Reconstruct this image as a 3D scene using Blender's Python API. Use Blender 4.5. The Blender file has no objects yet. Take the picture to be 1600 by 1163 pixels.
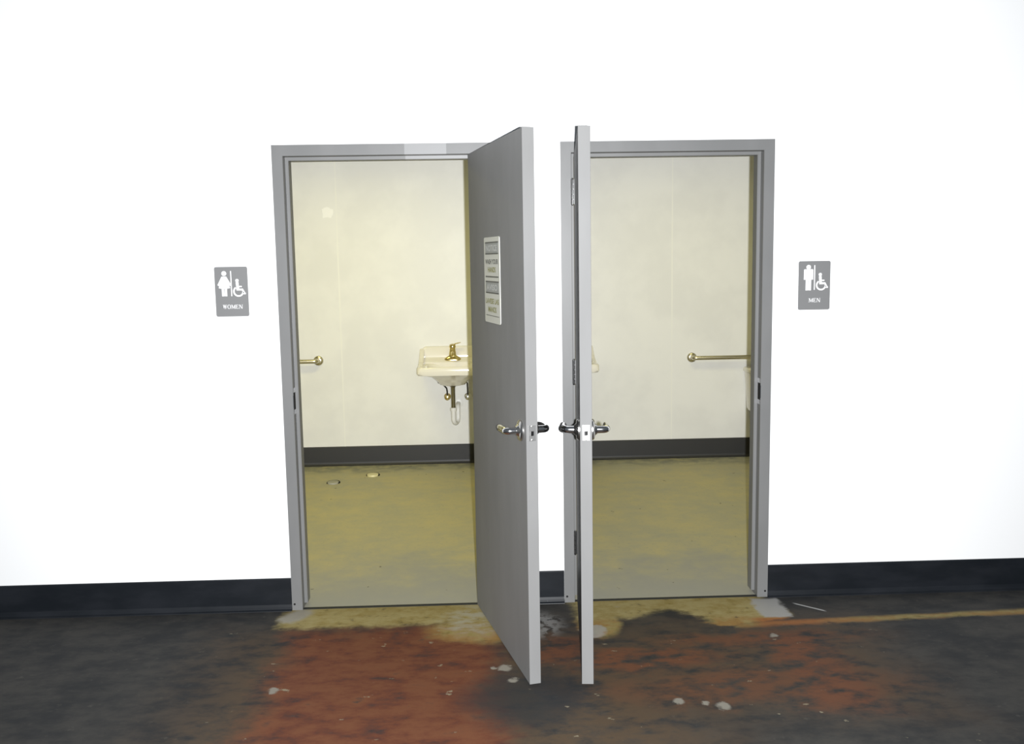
import bpy, bmesh, math, random
from mathutils import Vector, Matrix

S = bpy.context.scene
COL = S.collection
random.seed(7)
PI = math.pi

# ------------------------------------------------------------------ camera
CAM = Vector((0.928, -4.3585, 1.6595))
cd = bpy.data.cameras.new('camera'); cam = bpy.data.objects.new('camera', cd); COL.objects.link(cam)
RIGHT = Vector((0.9992469, -0.0352144, -0.01629651))
UP = Vector((0.02042034, 0.12011751, 0.99254964))
FWD = Vector((0.03299454, 0.99213494, -0.12074614))
m = Matrix((RIGHT, UP, -FWD)).transposed().to_4x4(); m.translation = CAM
cam.matrix_world = m
cd.sensor_width = 36; cd.lens = 1460.46 / 1600 * 36; cd.clip_start = .02; cd.clip_end = 60
S.camera = cam

# ------------------------------------------------------------------ world and light
w = bpy.data.worlds.new('hall_ambience'); S.world = w; w.use_nodes = True
w.node_tree.nodes['Background'].inputs[0].default_value = (.80, .90, 1, 1)
w.node_tree.nodes['Background'].inputs[1].default_value = 0.13
S.view_settings.view_transform = 'Standard'; S.view_settings.look = 'None'
S.view_settings.exposure = 0; S.view_settings.gamma = 1; S.view_settings.use_curve_mapping = False

def area(name, loc, rot, sx, sy, power, col):
    l = bpy.data.lights.new(name, 'AREA'); l.shape = 'RECTANGLE'; l.size = sx; l.size_y = sy
    l.energy = power; l.color = col; l.spread = math.radians(164)
    o = bpy.data.objects.new(name, l); COL.objects.link(o); o.location = loc; o.rotation_euler = rot
    return o
# the camera's own flash, a hand's width to the right of the lens
fl = bpy.data.lights.new('camera_flash', 'SPOT'); fl.energy = 1270; fl.color = (.965, .98, 1.0)
fl.spot_size = math.radians(116); fl.spot_blend = .8; fl.shadow_soft_size = .012
flo = bpy.data.objects.new('camera_flash', fl); COL.objects.link(flo)
flo.matrix_world = Matrix.Translation(CAM + RIGHT * .052 - UP * .004) @ m.to_3x3().to_4x4() @ Matrix.Rotation(math.radians(2), 4, 'X')
# ceiling lamps of the two restrooms
area('restroom_lamp', (-.05, 1.75, 2.60), (0, 0, 0), .9, .35, 15, (1, .89, .31))
area('restroom_lamp', (2.45, 1.75, 2.60), (0, 0, 0), .9, .35, 10.5, (1, .90, .38))

# ------------------------------------------------------------------ dimensions
W = .991; XM = 1.310; HF = 2.185; BH = .158; BD = 3.181; FT = .12
XL, XR = -1.55, 3.80            # outer side walls of the restrooms
CZ = 2.64                       # restroom ceiling
P0, P1 = 1.105, 1.205           # partition between the rooms

# ------------------------------------------------------------------ shader helpers
class E:
    """a float socket with arithmetic that builds Math nodes"""
    def __init__(s, t, k): s.t = t; s.k = k
    def op(s, o, b=None, c=None):
        n = s.t.nodes.new('ShaderNodeMath'); n.operation = o
        for i, v in enumerate((s, b, c)):
            if v is None: continue
            if isinstance(v, E): s.t.links.new(v.k, n.inputs[i])
            else: n.inputs[i].default_value = v
        return E(s.t, n.outputs[0])
    def __add__(s, b): return s.op('ADD', b)
    def __sub__(s, b): return s.op('SUBTRACT', b)
    def __mul__(s, b): return s.op('MULTIPLY', b)
    def __truediv__(s, b): return s.op('DIVIDE', b)
    def inv(s): return (s * -1.0) + 1.0
    def mx(s, b): return s.op('MAXIMUM', b)
    def mn(s, b): return s.op('MINIMUM', b)
    def abs(s): return s.op('ABSOLUTE')
    def step(s, lo, hi):
        n = s.t.nodes.new('ShaderNodeMapRange'); n.interpolation_type = 'SMOOTHSTEP'
        s.t.links.new(s.k, n.inputs[0])
        n.inputs[1].default_value = lo; n.inputs[2].default_value = hi
        n.inputs[3].default_value = 0; n.inputs[4].default_value = 1
        if lo > hi:
            n.inputs[1].default_value = hi; n.inputs[2].default_value = lo
            n.inputs[3].default_value = 1; n.inputs[4].default_value = 0
        return E(s.t, n.outputs[0])

class Mat:
    def __init__(s, name, col=(.5, .5, .5), rough=.5, metal=0, spec=.5):
        s.m = bpy.data.materials.new(name); s.m.use_nodes = True
        s.t = s.m.node_tree; s.b = s.t.nodes['Principled BSDF']
        s.b.inputs['Base Color'].default_value = (*col, 1)
        s.b.inputs['Roughness'].default_value = rough
        s.b.inputs['Metallic'].default_value = metal
        s.b.inputs['Specular IOR Level'].default_value = spec
        s.c = None
    def xyz(s):
        if s.c is None:
            tc = s.t.nodes.new('ShaderNodeTexCoord'); sp = s.t.nodes.new('ShaderNodeSeparateXYZ')
            s.tc = tc; s.t.links.new(tc.outputs['Object'], sp.inputs[0])
            s.c = [E(s.t, sp.outputs[i]) for i in range(3)]
        return s.c
    def noise(s, scale, detail=4, rough=.55, stretch=(1, 1, 1), off=(0, 0, 0)):
        s.xyz()
        mp = s.t.nodes.new('ShaderNodeMapping'); s.t.links.new(s.tc.outputs['Object'], mp.inputs[0])
        mp.inputs['Scale'].default_value = stretch; mp.inputs['Location'].default_value = off
        n = s.t.nodes.new('ShaderNodeTexNoise'); s.t.links.new(mp.outputs[0], n.inputs['Vector'])
        n.inputs['Scale'].default_value = scale; n.inputs['Detail'].default_value = detail
        n.inputs['Roughness'].default_value = rough
        return E(s.t, n.outputs['Fac'])
    def mix(s, a, b, f):
        n = s.t.nodes.new('ShaderNodeMix'); n.data_type = 'RGBA'
        if isinstance(f, E): s.t.links.new(f.k, n.inputs[0])
        else: n.inputs[0].default_value = f
        for i, v in ((6, a), (7, b)):
            if isinstance(v, tuple): n.inputs[i].default_value = (*v, 1)
            else: s.t.links.new(v, n.inputs[i])
        return n.outputs[2]
    def color(s, k): s.t.links.new(k, s.b.inputs['Base Color'])
    def roughness(s, e): s.t.links.new(e.k, s.b.inputs['Roughness'])
    def bump(s, e, strength=.2, dist=.002):
        n = s.t.nodes.new('ShaderNodeBump'); n.inputs['Strength'].default_value = strength
        n.inputs['Distance'].default_value = dist
        s.t.links.new(e.k, n.inputs['Height']); s.t.links.new(n.outputs[0], s.b.inputs['Normal'])

MT = {}
def M_(name, *a, **k):
    x = Mat(name, *a, **k); MT[name] = x.m; return x

# white painted walls
x = M_('wall_white', (.92, .92, .915), .55, spec=.3)
x.bump(x.noise(90, 3), .08, .001); 
x = M_('restroom_white', (.80, .80, .78), .42, spec=.4)
n = x.noise(3, 4); x.color(x.mix((.77, .77, .755), (.82, .82, .80), n.step(.35, .65))); x.bump(x.noise(60, 3), .05, .001)
M_('seam_white', (.84, .84, .80), .4)
M_('patch_white', (.93, .93, .91), .5)
M_('ceiling_white', (.75, .75, .74), .8)
# grey enamel of frames and doors
for FN in ('frame_grey', 'frame_grey_paler'):
  x = M_(FN, (.17, .17, .17), .42, spec=.4)
  n = x.noise(5, 3, stretch=(1, 1, .4)); col = x.mix((.166, .167, .165), (.182, .182, .180), n.step(.35, .65))
  if FN == 'frame_grey_paler':      # a length of the head is a paler grey
    X, Y, Z = x.xyz()
    pale = X.step(.598, .602) * X.step(.792, .788) * Y.step(-.0, -.004)
    pale = pale.mx(X.step(.598, .602) * X.step(.95, .94) * Y.step(.03, .034))
    col = x.mix(col, (.27, .27, .27), pale)
  x.color(col)
x = M_('leaf_grey', (.20, .20, .20), .6, spec=.25)
n = x.noise(6, 5, stretch=(1, 1, .35)); n2 = x.noise(150, 2)
x.color(x.mix((.196, .195, .192), (.217, .216, .213), n.step(.3, .7))); x.bump(n2, .06, .0008)
# vinyl base
x = M_('vinyl_black', (.008, .010, .014), .38, spec=.45)
n = x.noise(4, 4, stretch=(1, 1, 3)); x.color(x.mix((.006, .008, .011), (.012, .014, .018), n.step(.35, .7)))
x = M_('vinyl_charcoal', (.02, .02, .021), .5)
M_('gap_dark', (.012, .013, .012), .8)
# metal
M_('chrome', (.72, .72, .73), .16, 1)
M_('satin_chrome', (.62, .61, .59), .26, 1)
M_('hinge_chrome', (.62, .62, .62), .13, 1)
M_('plate_nickel', (.80, .79, .77), .30, 1)
M_('pipe_chrome', (.34, .32, .28), .2, 1)
M_('chrome_lamp_yellow', (.72, .60, .30), .18, 1)  # chrome with the yellow lamp reflection put into its colour
M_('stainless', (.66, .62, .50), .27, 1)
M_('dark_steel', (.10, .10, .10), .35, 1)
M_('hole_black', (.004, .004, .004), .9)
M_('porcelain', (.84, .81, .74), .10, spec=.6)
M_('pvc_white', (.85, .85, .84), .35)
M_('seat_white', (.82, .79, .70), .2)
# signs
M_('sign_grey', (.19, .19, .19), .5)
M_('sign_white', (.90, .90, .90), .5)
M_('notice_white', (.62, .62, .56), .45)
M_('notice_band', (.33, .34, .33), .5)
M_('notice_ink', (.10, .105, .10), .5)
M_('notice_olive', (.26, .255, .07), .5)
M_('notice_letter', (.55, .56, .54), .5)
M_('cap_cream', (.70, .64, .36), .4)

# restroom floor: grey floor paint, mottled
x = M_('restroom_floor', (.3, .3, .27), .6, spec=.12)
a = x.noise(2.2, 6, .6); b = x.noise(9, 5, .6, off=(3, 1, 0)); c = x.noise(45, 3, .6, off=(7, 2, 0))
X, Y, Z = x.xyz()
k = x.mix((.385, .37, .265), (.485, .435, .235), (a * .6 + b * .4).step(.32, .68))
k = x.mix(k, (.30, .305, .255), c.step(.55, .75) * .55)
back_grey = ((Y + (a - .5) * .5) ).step(2.82, 3.02)
k = x.mix(k, (.22, .23, .20), back_grey * b.step(.35, .6) * .8)  # darker grey mottling towards the back wall
flash_grey = ((Y + (a - .5) * 1.3 + (b - .5) * .5)).step(.95, .15)  # greyer by the doorway: flash outweighing lamp light, put into the colour
k = x.mix(k, (.325, .325, .295), flash_grey * .75)
sp = x.noise(16, 2, .5, off=(11, 5, 0)).step(.735, .76)
k = x.mix(k, (.07, .07, .06), sp * .8)
x.color(k); x.bump(c, .12, .002)

# hall floor: bare slab with remains of black adhesive, red paint and cream levelling compound
x = M_('hall_floor', (.05, .05, .05), .75, spec=.08)
X, Y, Z = x.xyz()
n1 = x.noise(2.6, 7, .62); n2 = x.noise(6.5, 7, .65, stretch=(1, 1.7, 1), off=(4, 2, 0)); n3 = x.noise(22, 5, .6, off=(1, 9, 0)); n4 = x.noise(70, 3, .6)
d1 = (n1 - .5); d2 = (n2 - .5); d3 = (n3 - .5)
wx = X + d1 * .35 + d2 * .22 + d3 * .06
wy = Y + (x.noise(2.6, 7, .62, off=(9, 9, 0)) - .5) * .30 + (x.noise(8, 6, .65, off=(5, 13, 0)) - .5) * .16 + d3 * .05
def box(cx, cy, hx, hy, soft, ax=None, ay=None):
    qx = ((ax or wx) - cx).abs() - hx; qy = ((ay or wy) - cy).abs() - hy
    return qx.mx(qy).step(soft, -soft)
def ell(cx, cy, rx, ry, soft, ax=None, ay=None):
    ex = ((ax or wx) - cx) / rx; ey = ((ay or wy) - cy) / ry
    return (ex * ex + ey * ey).op('SQRT').step(1 + soft, 1 - soft)
# charcoal ground
k = x.mix((.028, .029, .030), (.052, .050, .046), (n1 * .5 + n2 * .5).step(.38, .62))
k = x.mix(k, (.085, .080, .070), n3.step(.60, .78) * .6)
# brown halo
halo = box(.78, -.95, .98, .62, .28).mx(box(2.0, -.75, .60, .42, .25))
k = x.mix(k, (.085, .058, .036), halo * n2.step(.30, .58) * .85)
# red paint
red = box(.52, -.86, .46, .58, .10)
redm = ell(1.62, -.66, .30, .10, .5).mx(ell(1.95, -.95, .55, .14, .6) * .7).mx(box(2.26, -.80, .13, .36, .10)).mx(ell(1.24, -.58, .11, .14, .5)).mx(ell(2.12, -.50, .4, .07, .6) * .8)
redall = (red * n2.step(.22, .48)).mx(redm * n2.step(.36, .58) * .78)
k = x.mix(k, x.mix((.112, .036, .022), (.150, .058, .030), n2.step(.36, .62)), redall * .92)
# dark scrapes back through the red
scr = n2.step(.60, .70) * n1.step(.44, .60)
k = x.mix(k, (.035, .036, .035), scr * .75)
k = x.mix(k, (.030, .032, .034), ell(1.10, -1.0, .22, .22, .5) * .8)
# cream levelling strip in front of the thresholds
sx = X + d2 * .10 + d3 * .04; sy = Y + d1 * .10 + d2 * .13 + d3 * .05
cw = box(.47, -.06, .50, .175, .035, sx, sy).mx(ell(.90, -.30, .22, .15, .30, sx, sy))
cm = box(1.81, -.06, .46, .16, .035, sx, sy).mx(ell(2.06, -.22, .27, .12, .15, sx, sy)).mx(ell(1.44, -.26, .10, .18, .2, sx, sy))
cm = cm * ell(1.76, -.36, .19, .20, .20, sx, sy).inv()
line = box(2.85, -.335, .80, .026, .020, X, Y + X * -.045 + .105 + d2 * .06) * .8
cream = (cw * n3.step(.20, .42)).mx(cm * n3.step(.18, .42)).mx(line * n2.step(.22, .42))
ck = x.mix((.225, .170, .058), (.31, .262, .125), n2.step(.36, .60) * .6 + n3.step(.35, .65) * .4)
ck = x.mix(ck, (.24, .13, .04), (sy.step(-.20, -.30) * n2.step(.42, .56)) * .8)
ck = x.mix(ck, (.28, .10, .035), X.step(2.75, 2.35) * X.step(2.1, 2.2) * Y.step(-.25, -.29) * .8)
k = x.mix(k, ck, cream)
k = x.mix(k, (.31, .29, .22), ell(.88, -.20, .14, .17, .4, sx, sy) * n2.step(.42, .60) * .9)
# grey-white plaster at the jamb feet
pl = box(2.272, -.150, .066, .118, .014, X + d2 * .10 + d3 * .03, Y + d2 * .06).mx(ell(.035, -.075, .060, .075, .4, sx + sy * -.4 - .03, sy) * .7)
pl = pl.mx(ell(1.405, -.37, .055, .075, .2, sx, sy) * .8).mx(ell(1.17, -.27, .10, .14, .5, sx, sy) * n3.step(.4, .55) * .6)
k = x.mix(k, (.315, .31, .295), pl * .93)
# a scratch of plaster and scattered flecks
sc_ = ((Y + .105 + (X - 2.398) * .93).abs()).step(.012, .004) * X.step(2.39, 2.41) * X.step(2.52, 2.50)
k = x.mix(k, (.34, .34, .33), sc_)
fk = x.noise(12, 4, .6, stretch=(1, 1.4, 1), off=(21, 3, 0)).step(.665, .70) * X.step(-.5, 0.0) * X.step(2.9, 2.3) * n1.step(.42, .55)
k = x.mix(k, (.26, .23, .16), fk * .75)
for fx, fy, fr in ((1.00, -.72, .026), (1.03, -.83, .018), (.09, -.86, .022), (1.645, -1.05, .020), (1.80, -1.10, .026), (1.74, -1.07, .014), (.955, -.715, .014), (2.19, -.47, .016)):
    k = x.mix(k, (.24, .225, .19), ell(fx, fy, fr, fr * 1.1, .35, X + d3 * .05, Y + d3 * .08) * .9)
x.color(k); x.bump(n3 * .6 + n4 * .4 + cream * .5 + pl * .7, .25, .003)

# ------------------------------------------------------------------ mesh helpers
def link(name, bm, mat, parent=None, smooth=False, bevel=0, loc=None):
    bmesh.ops.recalc_face_normals(bm, faces=bm.faces[:])
    me = bpy.data.meshes.new(name); bm.to_mesh(me); bm.free()
    if mat: me.materials.append(MT[mat])
    o = bpy.data.objects.new(name, me); COL.objects.link(o)
    if smooth:
        for p in me.polygons: p.use_smooth = True
        md = o.modifiers.new('edges', 'EDGE_SPLIT'); md.split_angle = math.radians(42)
    if bevel:
        md = o.modifiers.new('bevel', 'BEVEL'); md.width = bevel; md.segments = 2; md.limit_method = 'ANGLE'
    if parent: o.parent = parent
    if loc: o.location = loc
    return o
def bx(bm, x0, x1, y0, y1, z0, z1):
    v = [bm.verts.new((x, y, z)) for z in (z0, z1) for y in (y0, y1) for x in (x0, x1)]
    for f in ((0, 2, 3, 1), (4, 5, 7, 6), (0, 1, 5, 4), (2, 6, 7, 3), (0, 4, 6, 2), (1, 3, 7, 5)):
        bm.faces.new([v[i] for i in f])
    return bm
def boxes(*a):
    bm = bmesh.new()
    for t in a: bx(bm, *t)
    return bm
def loft(bm, rings, cap=True):
    vs = [[bm.verts.new(p) for p in r] for r in rings]
    n = len(vs[0])
    for a, b in zip(vs, vs[1:]):
        for i in range(n): bm.faces.new((a[i], a[(i + 1) % n], b[(i + 1) % n], b[i]))
    if cap:
        bm.faces.new(vs[0]); bm.faces.new(vs[-1])
    return bm
def tube(bm, pts, r, n=12):
    pts = [Vector(p) for p in pts]
    rs = r if isinstance(r, (list, tuple)) else [r] * len(pts)
    rings = []; ref = None
    for i, p in enumerate(pts):
        t = (pts[min(i + 1, len(pts) - 1)] - pts[max(i - 1, 0)]).normalized()
        if ref is None: ref = Vector((0, 0, 1)) if abs(t.z) < .9 else Vector((1, 0, 0))
        u = (ref - t * ref.dot(t)).normalized(); v = t.cross(u); ref = u
        q = rs[i] if isinstance(rs[i], tuple) else (rs[i], rs[i])
        rings.append([p + u * q[0] * math.cos(2 * PI * j / n) + v * q[1] * math.sin(2 * PI * j / n) for j in range(n)])
    return loft(bm, rings)
def lathe(bm, prof, origin=(0, 0, 0), axis='Z', n=24):
    o = Vector(origin); rings = []
    for r, h in prof:
        ring = []
        for j in range(n):
            a = 2 * PI * j / n; c, s = r * math.cos(a), r * math.sin(a)
            d = {'Z': (c, s, h), 'Y': (c, h, s), 'X': (h, c, s)}[axis]
            ring.append(o + Vector(d))
        rings.append(ring)
    return loft(bm, rings)
def sq(cx, cy, a, b, z, e=5, n=40):
    out = []
    for j in range(n):
        t = 2 * PI * j / n; c, s = math.cos(t), math.sin(t)
        out.append((cx + a * math.copysign(abs(c) ** (2 / e), c), cy + b * math.copysign(abs(s) ** (2 / e), s), z))
    return out
def empty(name, loc=(0, 0, 0), rz=0):
    o = bpy.data.objects.new(name, None); COL.objects.link(o); o.location = loc; o.rotation_euler = (0, 0, rz)
    o.empty_display_size = .05
    return o
def tag(o, label, cat, group=None, kind=None):
    o['label'] = label; o['category'] = cat
    if group: o['group'] = group
    if kind: o['kind'] = kind
    return o
def st(o, label, cat): return tag(o, label, cat, kind='structure')

# ------------------------------------------------------------------ the setting
# hall wall with the two door openings
g = .004
st(link('wall_front', boxes((-2.6, g, 0, FT, 0, 3.3), (W - g, XM + g, 0, FT, 0, 3.3), (XM + W - g, 4.9, 0, FT, 0, 3.3),
    (g, W - g, 0, FT, HF - g, 3.3), (XM + g, XM + W - g, 0, FT, HF - g, 3.3)), 'wall_white'),
   'bright white painted wall around the two restroom doorways', 'wall')
st(link('floor', boxes((-2.6, 4.9, -5.6, 0, -.1, 0)), 'hall_floor'),
   'stained dark hall floor with red and cream paint remains', 'floor')
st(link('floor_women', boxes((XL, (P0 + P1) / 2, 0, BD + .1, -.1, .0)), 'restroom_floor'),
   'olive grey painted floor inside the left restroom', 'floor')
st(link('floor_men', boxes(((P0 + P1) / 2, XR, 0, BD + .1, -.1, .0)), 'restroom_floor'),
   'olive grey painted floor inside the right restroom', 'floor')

def back_wall(name, x0, x1, seams, label, patch=None):
    w_ = st(link(name, boxes((x0, x1, BD + .006, BD + .1, 0, CZ)), 'restroom_white'), label, 'wall')
    xs = [x0] + seams + [x1]
    for a, b in zip(xs, xs[1:]):
        link('wall_panel', boxes((a + .001, b - .001, BD, BD + .006, 0, CZ)), 'restroom_white', w_)
    for s_ in seams:
        link('seam_strip', boxes((s_ - .005, s_ + .005, BD - .0012, BD, 0, CZ)), 'seam_white', w_)
    if patch:
        bm = bmesh.new(); px_, pz_ = patch
        o = [(px_ + (.042 + .007 * math.sin(3 * t + 1)) * math.copysign(abs(math.cos(t)) ** .5, math.cos(t)), BD - .001, pz_ + (.040 + .006 * math.sin(5 * t)) * math.copysign(abs(math.sin(t)) ** .5, math.sin(t))) for t in [2 * PI * i / 24 for i in range(24)]]
        loft(bm, [o, [(a, BD, c) for a, b, c in o]])
        q = link('filler_patch', bm, 'patch_white', w_); q['label'] = 'small square patch of brighter filler'
    return w_
back_wall('wall_back_women', XL, P0, [-.192], 'white panelled back wall of the left restroom, lit yellowish', (-.264, 2.04))
back_wall('wall_back_men', P1, XR, [2.485], 'white panelled back wall of the right restroom')
st(link('wall_partition', boxes((P0, P1, FT, BD + .1, 0, CZ)), 'restroom_white'), 'white partition wall between the two restrooms', 'wall')
st(link('wall_left', boxes((XL - .1, XL, FT, BD + .1, 0, CZ)), 'restroom_white'), 'white left side wall of the left restroom', 'wall')
st(link('wall_right', boxes((XR, XR + .1, FT, BD + .1, 0, CZ)), 'restroom_white'), 'white right side wall of the right restroom', 'wall')
st(link('ceiling', boxes((XL - .1, XR + .1, FT, BD + .1, CZ, CZ + .08)), 'ceiling_white'), 'white ceiling over the two restrooms', 'ceiling')

def base(name, x0, x1, y, mat, label, back=False):
    """cove base: thin sheet, rounded top lip, toe curling out on the floor"""
    prof = [(0, BH), (.0035, BH - .001), (.006, BH - .005), (.006, .028), (.0085, .016), (.014, .007), (.023, .002), (.024, 0), (0, 0)]
    bm = bmesh.new()
    loft(bm, [[(xx, y - d, z) for d, z in prof] for xx in (x0, x1)])
    return st(link(name, bm, mat), label, 'baseboard')
base('baseboard_left', -2.6, -.001, 0, 'vinyl_black', 'black vinyl base on the white wall left of the doorways')
base('baseboard_middle', W + .001, XM - .001, 0, 'vinyl_black', 'short black vinyl base between the two door frames')
base('baseboard_right', XM + W + .001, 4.9, 0, 'vinyl_black', 'black vinyl base on the white wall right of the doorways')
base('baseboard_back_women', XL, P0, BD, 'vinyl_charcoal', 'charcoal vinyl base along the back of the left restroom')
base('baseboard_back_men', P1, XR, BD, 'vinyl_charcoal', 'charcoal vinyl base along the back of the right restroom')

# ------------------------------------------------------------------ hollow metal door frames
FA = .050
def frame(name, x0, strike_right, label):
    root = st(empty(name, (x0, 0, 0)), label, 'door frame')
    FY0, FY1, SY0, SY1, SA = -.010, FT + .006, .040, .100, .066
    body = [(0, FY0), (FA - .002, FY0), (FA, FY0 + .002), (FA, FY1), (0, FY1)]
    stop = [(FA, SY0), (SA - .002, SY0), (SA, SY0 + .002), (SA, SY1), (FA, SY1)]
    for mir in (0, 1):
        X_ = (lambda a: W - a) if mir else (lambda a: a)
        bm = bmesh.new(); loft(bm, [[(X_(a), y, 0) for a, y in body], [(X_(a), y, HF - a) for a, y in body]])
        j = link('jamb', bm, 'frame_grey', root)
        bm = bmesh.new(); loft(bm, [[(X_(a), y, .018) for a, y in stop], [(X_(a), y, HF - a) for a, y in stop]])
        link('stop', bm, 'frame_grey', j)
        for sx_, sz_ in ((.036, .030),):
            bm = bmesh.new(); lathe(bm, [(.0052, 0), (.0052, -.0008), (.003, -.0009)], (X_(.012 if mir else .012), FY0, sz_), 'Y', 10)
            link('anchor_hole', bm, 'hole_black', j)
        if mir == strike_right:
            s = -1 if mir else 1; zc = 1.012
            ex = X_(FA)
            a, b = sorted((ex, ex + s * .0016))
            bm = boxes((a, b, FY0 + .006, SY0 - .004, zc - .062, zc + .062))
            a2, b2 = sorted((ex - s * .001, ex + s * .0016)); bx(bm, a2, b2, FY0 - .0016, FY0 + .006, zc - .030, zc + .030)
            pl_ = link('strike_plate', bm, 'chrome', j)
            a, b = sorted((ex + s * .0014, ex + s * .0022))
            link('latch_slot', boxes((a, b, FY0 + .000, FY0 + .038, zc - .040, zc + .040)), 'hole_black', j)
    bm = bmesh.new(); loft(bm, [[(a, y, HF - a) for a, y in body], [(W - a, y, HF - a) for a, y in body]])
    hm = 'frame_grey_paler' if name == 'trim_1' else 'frame_grey'
    h = link('head', bm, hm, root)
    bm = bmesh.new(); loft(bm, [[(a, y, HF - a) for a, y in stop], [(W - a, y, HF - a) for a, y in stop]])
    link('stop', bm, hm, h)
frame('trim_1', 0, 0, 'grey steel door frame of the left doorway')
frame('trim_2', XM, 1, 'grey steel door frame of the right doorway')
for i, x0 in ((3, 0), (4, XM)):
    st(link('trim_%d' % i, boxes((x0 + FA, x0 + W - FA, -.004, .018, 0, .0025)), 'gap_dark'),
       'thin dark threshold strip under the %s doorway' % ('left' if i == 3 else 'right'), 'threshold')

# ------------------------------------------------------------------ door leaves
DW = .898; T = .045; ZB = .012; ZT = HF - FA - .004
def lever(parent, sgn, xr, z, yface):
    """round rose, neck and return lever pointing to the hinge; sgn = outward along local y"""
    Yf = lambda h: yface + sgn * h
    bm = bmesh.new(); lathe(bm, [(.041, Yf(0)), (.041, Yf(.006)), (.036, Yf(.011)), (.024, Yf(.013)), (.017, Yf(.022))], (xr, 0, z), 'Y', 32)
    ro = link('rose', bm, 'satin_chrome', parent, True)
    pts = [(xr, Yf(.010), z), (xr, Yf(.040), z)]
    rad = [.0155, .0145]
    for k in range(1, 7):
        a = k / 6 * PI / 2
        pts.append((xr - .018 * (1 - math.cos(a)), Yf(.040 + .018 * math.sin(a)), z)); rad.append((.0145, .0145))
    for t, zz, rv, rh in ((.04, 0, .0155, .012), (.07, -.001, .0155, .0105), (.095, -.003, .0145, .0095), (.112, -.004, .013, .009), (.118, -.004, .007, .005)):
        pts.append((xr - t, Yf(.058), z + zz)); rad.append((rv, rh))
    rad = [r if isinstance(r, tuple) else (r, r) for r in rad]
    bm = bmesh.new(); tube(bm, pts, rad, 16)
    lv = link('lever', bm, 'chrome', parent, True)
    bm = bmesh.new(); lathe(bm, [(.0055, Yf(.0575)), (.0055, Yf(.060))], (xr - .002, 0, z), 'Y', 12)
    return ro
def door(name, pivot, ang, sgn, label):
    """local x: hinge to free edge; the thickness lies on the sgn side of y; y=0 is the hall face when shut"""
    root = st(empty(name, (*pivot, 0), ang), label, 'door')
    y0 = sgn * .008; y1 = sgn * (.008 + T)
    lo, hi = sorted((y0, y1))
    link('leaf', boxes((.004, DW, lo, hi, ZB, ZT)), 'leaf_grey', root, bevel=.0012)
    zc = 1.004; xr = DW - .070
    lever(root, -sgn, xr, zc, y0); lever(root, sgn, xr, zc, y1)
    ym = (lo + hi) / 2
    bm = boxes((DW - .001, DW + .0012, ym - .0145, ym + .0145, zc - .030, zc + .030))
    fp = link('latch_plate', bm, 'plate_nickel', root, bevel=.0006)
    bm = bmesh.new()
    pr = [(ym - .0065, DW), (ym + .0065, DW), (ym + .0065, DW + .003), (ym + .002, DW + .010), (ym - .0065, DW + .0115)]
    loft(bm, [[(q, p, zz) for p, q in pr] for zz in (zc - .0085, zc + .0085)])
    link('latch_bolt', bm, 'dark_steel', fp)
    for dz in (.026, -.026):
        bm = bmesh.new(); lathe(bm, [(.0035, DW + .001), (.0035, DW + .0018), (.002, DW + .0022)], (0, ym, zc + dz), 'X', 10); link('screw', bm, 'plate_nickel', fp)
    for hz in (1.958, 1.125, .300):
        bm = boxes((-.002, .004, min(0, sgn * .04), max(0, sgn * .04), hz - .056, hz + .056))
        hg = link('hinge', bm, 'dark_steel', root)  # dark metal stands in for the shaded gap beside the barrel
        for k in range(5):
            bm = bmesh.new(); z0 = hz - .057 + k * .0228
            lathe(bm, [(.0055, z0 + .0004), (.0075, z0 + .0012), (.0075, z0 + .0215), (.0055, z0 + .0224)], (0, 0, 0), 'Z', 14)
            link('knuckle', bm, 'hinge_chrome', hg, True)
        bm = bmesh.new(); lathe(bm, [(.004, hz - .062), (.0065, hz - .059), (.0065, hz - .057), (.0035, hz - .0569), (.0035, hz + .0569), (.0065, hz + .057), (.0065, hz + .059), (.004, hz + .062)], (0, 0, 0), 'Z', 12)
        link('hinge_pin', bm, 'hinge_chrome', hg, True)
    return root
aw = math.radians(103.28); am = math.radians(94.86)
PW = (W - FA - .003, -.014); PM = (XM + FA + .003, -.014)
aW = math.atan2(-math.sin(aw), -math.cos(aw)); aM = math.atan2(-math.sin(am), math.cos(am))
door('door_1', PW, aW, -1, 'grey door of the left doorway standing open, notice on its inner face')
door('door_2', PM, aM, 1, 'grey door of the right doorway standing open, seen edge on')

# ------------------------------------------------------------------ lettering
def poly_prism(bm, pts, d0, d1):
    """pts in (x, z); extruded along y from d0 (front) to d1"""
    a = [bm.verts.new((p[0], d0, p[1])) for p in pts]; b = [bm.verts.new((p[0], d1, p[1])) for p in pts]
    n = len(pts); bm.faces.new(a); bm.faces.new(b[::-1])
    for i in range(n): bm.faces.new((a[i], b[i], b[(i + 1) % n], a[(i + 1) % n]))
def R4(x0, z0, x1, z1): return [(x0, z0), (x1, z0), (x1, z1), (x0, z1)]
def DG(x0, z0, x1, z1, w_): return [(x0, z0), (x0 + w_, z0), (x1 + w_, z1), (x1, z1)]
def ringpts(cx, cz, ro, ri, so, si, a0=0, a1=2 * PI, n=28):
    q = []
    for i in range(n):
        s0 = a0 + (a1 - a0) * i / n; s1 = a0 + (a1 - a0) * (i + 1) / n
        q.append([(cx + ro * math.cos(s0), cz + so * math.sin(s0)), (cx + ro * math.cos(s1), cz + so * math.sin(s1)),
                  (cx + ri * math.cos(s1), cz + si * math.sin(s1)), (cx + ri * math.cos(s0), cz + si * math.sin(s0))])
    return q
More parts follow.
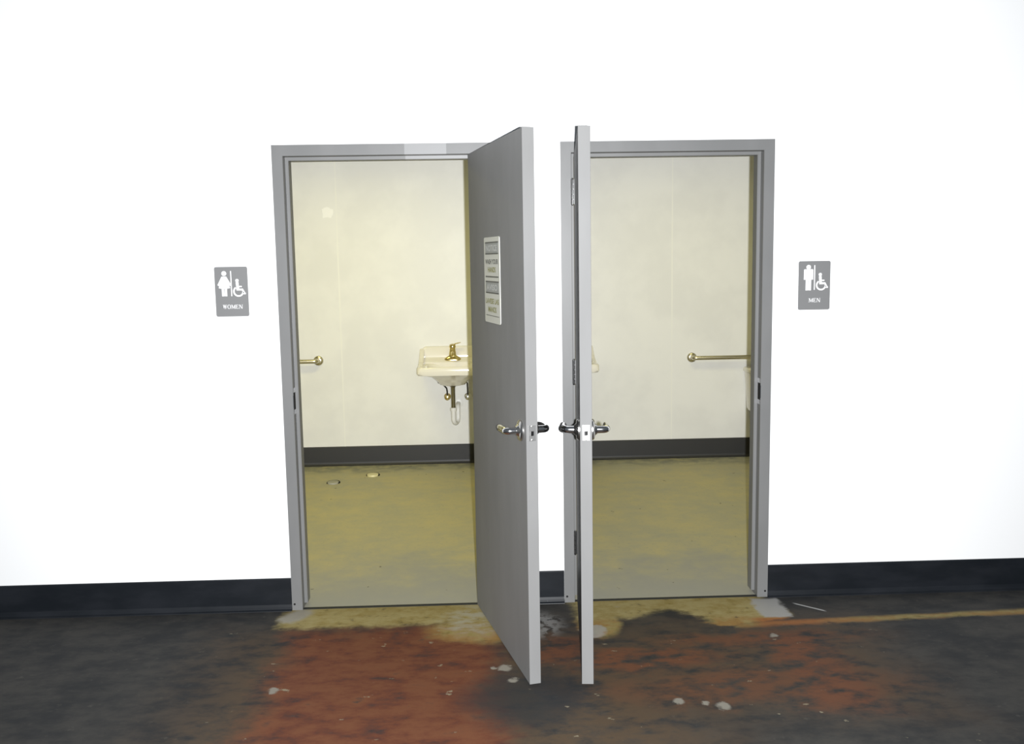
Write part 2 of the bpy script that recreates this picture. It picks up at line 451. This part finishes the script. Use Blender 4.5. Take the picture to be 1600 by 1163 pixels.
SERIF = {  # unit cap height, (width, polygons): thick and thin strokes with flat serifs
 'W': (1.12, [DG(.14, 1, .33, 0, .16), DG(.50, 1, .345, 0, .07), DG(.50, 1, .69, 0, .16), DG(.95, 1, .735, 0, .07),
      R4(.04, .94, .38, 1), R4(.42, .94, .74, 1), R4(.84, .94, 1.10, 1)]),
 'O': (.96, ringpts(.48, .5, .42, .27, .51, .45)),
 'M': (1.10, [R4(.12, 0, .19, 1), R4(.84, 0, 1.0, 1), DG(.48, .08, .15, 1, .15), DG(.52, .08, .85, 1, .07),
      R4(.02, 0, .30, .06), R4(.74, 0, 1.08, .06), R4(.02, .94, .26, 1), R4(.84, .94, 1.08, 1)]),
 'E': (.80, [R4(.12, 0, .28, 1), R4(.03, 0, .72, .07), R4(.03, .93, .68, 1), R4(.28, .47, .54, .54), R4(.66, 0, .72, .26), R4(.62, .76, .68, 1), R4(.49, .40, .54, .62)]),
 'N': (1.04, [R4(.14, 0, .21, 1), R4(.83, 0, .90, 1), DG(.74, 0, .13, 1, .17), R4(.03, 0, .32, .06), R4(.72, .94, 1.01, 1), R4(.03, .94, .26, 1)]),
}
def serif_text(bm, s, xc, z0, h, width, d0, d1):
    tot = sum(SERIF[c][0] for c in s); k = width / tot; x_ = xc - width / 2
    for c in s:
        for pg in SERIF[c][1]: poly_prism(bm, [(x_ + a * k, z0 + b * h) for a, b in pg], d0, d1)
        x_ += SERIF[c][0] * k
def sans(name, s, xc, zc, wdt, hgt, mat, parent, y):
    """flat lettering: built-in font turned into a mesh, fitted into a wdt x hgt box on the plane y"""
    cu = bpy.data.curves.new('t', 'FONT'); cu.body = s; cu.extrude = 0; cu.offset = .026
    o = bpy.data.objects.new('t', cu); COL.objects.link(o)
    bpy.context.view_layer.update()
    me = bpy.data.meshes.new_from_object(o.evaluated_get(bpy.context.evaluated_depsgraph_get()))
    bpy.data.objects.remove(o)
    xs = [v.co.x for v in me.vertices]; ys = [v.co.y for v in me.vertices]
    x0, x1, y0_, y1_ = min(xs), max(xs), min(ys), max(ys)
    for v in me.vertices:
        v.co = Vector((xc + ((v.co.x - x0) / (x1 - x0) - .5) * wdt, y, zc + ((v.co.y - y0_) / (y1_ - y0_) - .5) * hgt))
    me.name = name; me.materials.append(MT[mat])
    q = bpy.data.objects.new(name, me); COL.objects.link(q); q.parent = parent
    return q

# ------------------------------------------------------------------ restroom signs
def restroom_sign(name, cx, cz, word, woman, label):
    PWd, PH = .150, .228
    root = tag(empty(name, (cx, 0, cz - PH / 2)), label, 'sign')
    bm = bmesh.new()
    rc = .008; o = []
    for qx, qz, a0 in ((PWd / 2 - rc, PH - rc, 0), (-PWd / 2 + rc, PH - rc, PI / 2), (-PWd / 2 + rc, rc, PI), (PWd / 2 - rc, rc, 1.5 * PI)):
        for i in range(5):
            a = a0 + PI / 2 * i / 4; o.append((qx + rc * math.cos(a), qz + rc * math.sin(a)))
    poly_prism(bm, o, -.004, 0)
    link('plate', bm, 'sign_grey', root)
    F, Bk = -.0052, -.0038
    U = lambda u: (u - .5) * PWd
    V = lambda v: (1 - v) * PH
    def P(bm, pts): poly_prism(bm, [(U(a), V(b)) for a, b in pts], F, Bk)
    def disc(bm, u, v, r, n=20): P(bm, [(u + r * math.cos(2 * PI * i / n), v + r * PWd / PH * math.sin(2 * PI * i / n)) for i in range(n)])
    # standing figure
    bm = bmesh.new()
    if woman:
        disc(bm, .292, .133, .074)
        P(bm, [(.215, .195), (.36, .195), (.50, .365), (.455, .385), (.40, .30), (.46, .425), (.40, .435), (.17, .435), (.115, .425), (.18, .30), (.125, .385), (.08, .365)])
        P(bm, [(.205, .435), (.278, .435), (.278, .59), (.205, .59)]); P(bm, [(.292, .435), (.365, .435), (.365, .59), (.292, .59)])
    else:
        disc(bm, .308, .124, .072)
        P(bm, [(.165, .175), (.185, .165), (.43, .165), (.455, .175), (.455, .38), (.395, .38), (.395, .60), (.315, .60), (.315, .40), (.302, .40), (.302, .60), (.222, .60), (.222, .38), (.16, .38)])
    link('woman_symbol' if woman else 'man_symbol', bm, 'sign_white', root)
    bm = bmesh.new(); P(bm, [(.485, .085), (.515, .085), (.515, .59), (.485, .59)]); link('divider', bm, 'sign_white', root)
    # wheelchair
    bm = bmesh.new()
    disc(bm, .68, .278, .052, 16)
    P(bm, [(.638, .312), (.722, .312), (.735, .440), (.845, .440), (.915, .525), (.935, .530), (.925, .556), (.875, .556), (.815, .478), (.655, .478)])
    P(bm, [(.725, .385), (.815, .385), (.815, .412), (.725, .412)])
    asp = PWd / PH
    for pg in ringpts(.712, .495, .165, .118, -.165 * asp, -.118 * asp, math.radians(125), math.radians(352), 22): P(bm, pg)
    link('wheelchair_symbol', bm, 'sign_white', root)
    bm = bmesh.new()
    wd = .62 if woman else .38
    serif_text(bm, word, U(.515), V(.845), .085 * PH, wd * PWd, F, Bk)
    link('lettering', bm, 'sign_white', root)
restroom_sign('restroom_sign', -.211, 1.528, 'WOMEN', True, 'grey sign reading WOMEN with woman and wheelchair symbols')
restroom_sign('restroom_sign', 2.500, 1.510, 'MEN', False, 'grey sign reading MEN with man and wheelchair symbols')

# ------------------------------------------------------------------ hand washing notice on the open door
NW, NH = .262, .358
# a frame on the inner face of door_1: local x runs towards the free edge, local -y points out of the face
u = Vector((math.cos(aW), math.sin(aW), 0)); nrm = Vector((u.y, -u.x, 0))       # rot -90 of u: out of the inner face
pos = Vector((*PW, 0)) + u * .424 + nrm * (.008 + T) + Vector((0, 0, 1.570 - NH / 2))
ns = tag(empty('notice_sign', pos, aW), 'white bilingual hand washing notice on the open grey door', 'sign')
bm = bmesh.new(); rc = .010; o = []
for qx, qz, a0 in ((NW / 2 - rc, NH - rc, 0), (-NW / 2 + rc, NH - rc, PI / 2), (-NW / 2 + rc, rc, PI), (NW / 2 - rc, rc, 1.5 * PI)):
    for i in range(5):
        a = a0 + PI / 2 * i / 4; o.append((qx + rc * math.cos(a), qz + rc * math.sin(a)))
poly_prism(bm, o, -.003, 0)
link('plate', bm, 'notice_white', ns, bevel=.0008)
Zv = lambda v: (1 - v) * NH
def bar(name, u0, u1, v0, v1, mat, y=-.0034): return link(name, boxes(((u0 - .5) * NW, (u1 - .5) * NW, y, -.0029, Zv(v1), Zv(v0))), mat, ns)
for top, word in ((.055, 'NOTICE'), (.510, 'AVISO')):
    bar('band', .09, .93, top, top + .145, 'notice_band')
    bar('rule', .09, .93, top, top + .016, 'notice_ink', -.0037); bar('rule', .09, .93, top + .130, top + .146, 'notice_ink', -.0037)
    sans('lettering', word, 0, Zv(top + .073), .70 * NW, .070 * NH, 'notice_letter', ns, -.0039)
sans('lettering', 'WASH YOUR', 0, Zv(.285), .82 * NW, .058 * NH, 'notice_ink', ns, -.0036)
sans('lettering', 'HANDS', 0, Zv(.378), .50 * NW, .062 * NH, 'notice_olive', ns, -.0036)
bar('rule', .09, .92, .452, .468, 'notice_ink')
sans('lettering', 'LAVESE LAS', 0, Zv(.745), .84 * NW, .062 * NH, 'notice_olive', ns, -.0036)
sans('lettering', 'MANOS', 0, Zv(.842), .52 * NW, .066 * NH, 'notice_olive', ns, -.0036)
bar('rule', .08, .92, .912, .920, 'notice_ink')

# ------------------------------------------------------------------ wall hung sinks
def sink(x0, label):
    root = tag(empty('wall_sink', (x0, BD, 0)), label, 'sink')
    # basin: outside from the bowl bottom up to the apron, over the rim and down inside
    bm = bmesh.new(); n = 48
    rings = [sq(0, -.215, .080, .075, .676, 2.6, n), sq(0, -.215, .100, .100, .684, 2.8, n), sq(0, -.220, .130, .140, .722, 3.2, n),
             sq(0, -.232, .168, .185, .758, 4, n), sq(0, -.237, .215, .218, .774, 7, n), sq(0, -.237, .260, .233, .780, 10, n),
             sq(0, -.237, .268, .237, .794, 14, n), sq(0, -.237, .266, .236, .832, 14, n), sq(0, -.237, .260, .232, .842, 12, n),
             sq(0, -.237, .250, .226, .845, 8, n), sq(0, -.265, .205, .155, .838, 4, n), sq(0, -.265, .195, .145, .825, 3.6, n),
             sq(0, -.262, .165, .118, .760, 3, n), sq(0, -.258, .100, .075, .722, 2.5, n), sq(0, -.255, .022, .022, .716, 2, n)]
    loft(bm, rings)
    link('basin', bm, 'porcelain', root, True)
    # back ledge: side profile swept across, corners rounded down at the ends
    bm = bmesh.new(); rr = []
    for i in range(41):
        t = math.sin(PI / 2 * (-1 + 2 * i / 40)); xx = .262 * t
        e = max(0, (abs(t) - .80) / .20); hgt = .966 - .075 * (1 - math.sqrt(max(0, 1 - e * e * .98)))
        rr.append([(xx, 0, .80), (xx, -.125, .80), (xx, -.125, .846), (xx, -.100, .862), (xx, -.060, .869), (xx, -.046, .880),
                   (xx, -.040, hgt - .012), (xx, -.032, hgt - .002), (xx, -.024, hgt), (xx, 0, hgt)])
    loft(bm, rr); link('back_ledge', bm, 'porcelain', root, True)
    for sd in (-1, 1):                      # side arms falling from the ledge to the rim
        ar = [(0, .80), (0, .946), (-.028, .950), (-.060, .938), (-.100, .915), (-.150, .886), (-.210, .862), (-.300, .845), (-.300, .80)]
        bm = bmesh.new(); loft(bm, [[(sd * xx, q, z_) for q, z_ in ar] for xx in (.226, .265)])
        link('side_arm', bm, 'porcelain', root, bevel=.010)
    # faucet
    bm = bmesh.new(); zd = .862
    loft(bm, [sq(0, -.085, .066, .028, zd - .006, 3, 32), sq(0, -.085, .066, .028, zd + .010, 3, 32), sq(0, -.085, .058, .022, zd + .018, 3, 32), sq(0, -.085, .030, .020, zd + .034, 2.2, 32), sq(0, -.085, .022, .020, zd + .090, 2, 32), sq(0, -.085, .024, .022, zd + .098, 2, 32)])
    fb = link('faucet', bm, 'chrome_lamp_yellow', root, True)
    bm = bmesh.new(); tube(bm, [(0, -.095, zd + .045), (0, -.14, zd + .062), (0, -.185, zd + .060), (0, -.200, zd + .045)], [.015, .013, .012, .011], 14); link('spout', bm, 'chrome_lamp_yellow', fb, True)
    bm = bmesh.new(); lathe(bm, [(.026, zd + .098), (.027, zd + .108), (.022, zd + .122), (.008, zd + .128)], (0, -.085, 0), 'Z', 24); link('handle_cap', bm, 'chrome_lamp_yellow', fb, True)
    bm = bmesh.new(); tube(bm, [(0, -.080, zd + .118), (.025, -.085, zd + .127), (.052, -.09, zd + .134), (.066, -.092, zd + .137)], [(.006, .010), (.005, .009), (.004, .009), (.003, .006)], 12); link('handle', bm, 'chrome_lamp_yellow', fb, True)
    # drain
    bm = bmesh.new(); lathe(bm, [(.030, .676), (.030, .668), (.020, .660), (.017, .652), (.017, .478), (.0165, .470)], (0, -.215, 0), 'Z', 20); link('tailpiece', bm, 'pipe_chrome', root, True)
    bm = bmesh.new(); q = [(0, -.215, .480), (0, -.215, .405)]
    for k in range(1, 11):
        a = PI * k / 10; q.append((.034 * (1 - math.cos(a)) * .5 * 1.0, -.215 + .075 * (1 - math.cos(a)) * .5, .405 - .042 * math.sin(a)))
    q += [(.034, -.14, .460)]
    for k in range(1, 6):
        a = PI / 2 * k / 5; q.append((.034, -.14 + .035 * (1 - math.cos(a)), .460 + .035 * math.sin(a)))
    q += [(.034, 0, .495)]
    tube(bm, q, .0185, 14); tr = link('trap', bm, 'pvc_white', root, True)
    bm = bmesh.new(); lathe(bm, [(.024, .466), (.026, .470), (.026, .490), (.022, .494)], (0, -.215, 0), 'Z', 20); link('slip_nut', bm, 'pvc_white', tr, True)
    bm = bmesh.new(); lathe(bm, [(.040, 0), (.040, -.003), (.022, -.010)], (.034, 0, .495), 'Y', 24); link('wall_flange', bm, 'pvc_white', tr, True)
    # supply stops and hoses
    for sx_, hx, side in ((-.052, -.118, -1), (.113, .100, 1)):
        bm = bmesh.new(); lathe(bm, [(.028, 0), (.028, -.004), (.012, -.012), (.011, -.050), (.016, -.052), (.021, -.056), (.023, -.064), (.021, -.074), (.010, -.078)], (sx_, 0, .552), 'Y', 24)
        sv = link('stop_valve', bm, 'chrome_lamp_yellow' if side < 0 else 'chrome', root, True)
        bm = bmesh.new()
        if side < 0: pts = [(sx_, -.04, .555), (sx_, -.045, .600), (sx_ - .004, -.06, .628), (sx_ - .022, -.09, .655), (sx_ - .045, -.10, .672), (hx, -.10, .680), (hx - .005, -.10, .700)]
        else: pts = [(sx_, -.04, .555), (sx_, -.045, .620), (sx_ - .002, -.06, .665), (hx, -.085, .690), (hx - .02, -.10, .705), (hx - .02, -.10, .74)]
        tube(bm, pts, .0065, 10); link('supply_hose', bm, 'dark_steel', sv, True)
    return root
sink(.703, 'cream wall hung sink with faucet beside the open left door')
sink(1.570, 'cream sink end peeking out behind the edge of the right door')

# ------------------------------------------------------------------ grab bars
def grab_bar(x_end, direction, z, label):
    L = .90; root = tag(empty('grab_bar', (x_end, BD, z)), label, 'grab bar', 'grab bars on the back walls')
    pts = []
    y = -.055
    for k in range(0, 7):
        a = PI / 2 * k / 6; pts.append((direction * .03 * (1 - math.cos(a)), y + .030 - .03 * math.sin(a), 0))
    pts = [(0, -.002, 0)] + pts
    pts2 = [(direction * L - p[0], p[1], 0) for p in pts][::-1]
    bm = bmesh.new(); tube(bm, pts + pts2, .018, 18); link('bar', bm, 'stainless', root, True)
    for xx in (0, direction * L):
        bm = bmesh.new(); lathe(bm, [(.040, 0), (.040, -.006), (.034, -.013), (.018, -.018)], (xx, 0, 0), 'Y', 28); link('flange', bm, 'stainless', root, True)
grab_bar(-.380, -1, .866, 'short visible end of steel grab bar in the left restroom')
grab_bar(2.650, 1, .832, 'long yellowish grab bar across the right restroom wall')

# ------------------------------------------------------------------ toilet in the men's room
def toilet(cx, label):
    root = tag(empty('toilet', (cx, BD, 0)), label, 'toilet')
    bm = bmesh.new()
    loft(bm, [sq(0, -.115, .195, .085, .40, 6, 40), sq(0, -.115, .205, .092, .42, 6, 40), sq(0, -.115, .225, .098, .715, 7, 40)])
    link('tank', bm, 'porcelain', root, True)
    bm = bmesh.new()
    loft(bm, [sq(0, -.117, .228, .100, .716, 7, 40), sq(0, -.117, .236, .108, .722, 7, 40), sq(0, -.117, .236, .108, .742, 7, 40), sq(0, -.117, .226, .098, .752, 7, 40)])
    link('tank_lid', bm, 'porcelain', root, True)
    bm = bmesh.new(); lathe(bm, [(.016, -.215), (.016, -.225), (.010, -.232)], (-.165, 0, .665), 'Y', 16); tube(bm, [(-.165, -.228, .665), (-.13, -.236, .663), (-.085, -.234, .658)], [.007, .006, .008], 10)
    link('flush_handle', bm, 'chrome', root, True)
    bm = bmesh.new()
    loft(bm, [sq(0, -.36, .125, .24, 0, 3, 40), sq(0, -.36, .115, .23, .05, 3, 40), sq(0, -.38, .105, .20, .18, 2.6, 40), sq(0, -.42, .150, .24, .30, 2.4, 40), sq(0, -.445, .185, .275, .375, 2.3, 40), sq(0, -.445, .185, .275, .400, 2.3, 40),
              sq(0, -.455, .135, .205, .402, 2.2, 40), sq(0, -.455, .115, .18, .33, 2.2, 40), sq(0, -.44, .05, .07, .22, 2, 40)])
    link('bowl', bm, 'porcelain', root, True)
    bm = boxes((-.17, .17, -.25, -.03, .30, .400)); link('bowl_shelf', bm, 'porcelain', root, bevel=.02)
    bm = bmesh.new()
    loft(bm, [sq(0, -.445, .188, .278, .402, 2.3, 40), sq(0, -.445, .192, .282, .410, 2.3, 40), sq(0, -.445, .186, .276, .421, 2.3, 40), sq(0, -.455, .128, .195, .421, 2.2, 40), sq(0, -.455, .124, .190, .404, 2.2, 40), sq(0, -.445, .188, .278, .402, 2.3, 40)], cap=False)
    link('seat', bm, 'seat_white', root, True)
toilet(3.296, 'cream toilet tank edge beside the jamb below the long grab bar')

# ------------------------------------------------------------------ floor fittings in the women's room
def cleanout(x_, y_, r, cap, ring, label):
    root = tag(empty('floor_cleanout', (x_, y_, 0)), label, 'floor cover', 'round covers in the restroom floor')
    bm = bmesh.new(); lathe(bm, [(r * .80, .000), (r * .82, .009), (r * .9, .012), (r, .008), (r * 1.02, 0)], (0, 0, 0), 'Z', 32)
    me = bm; link('rim', me, ring, root, True)  # black rim behind the shifted cap imitates the shade of a recess
    bm = bmesh.new(); lathe(bm, [(r * .86, .000), (r * .86, .0125), (r * .83, .0145), (r * .2, .015)], (0, -r * .30, 0), 'Z', 32); link('cap', bm, cap, root, True)
cleanout(.071, 2.800, .052, 'cap_cream', 'hole_black', 'round cream floor cover with black rim as recess shade nearer the base')
cleanout(-.201, 2.578, .050, 'restroom_floor', 'hole_black', 'round floor cover with black rim as recess shade and floor coloured cap')
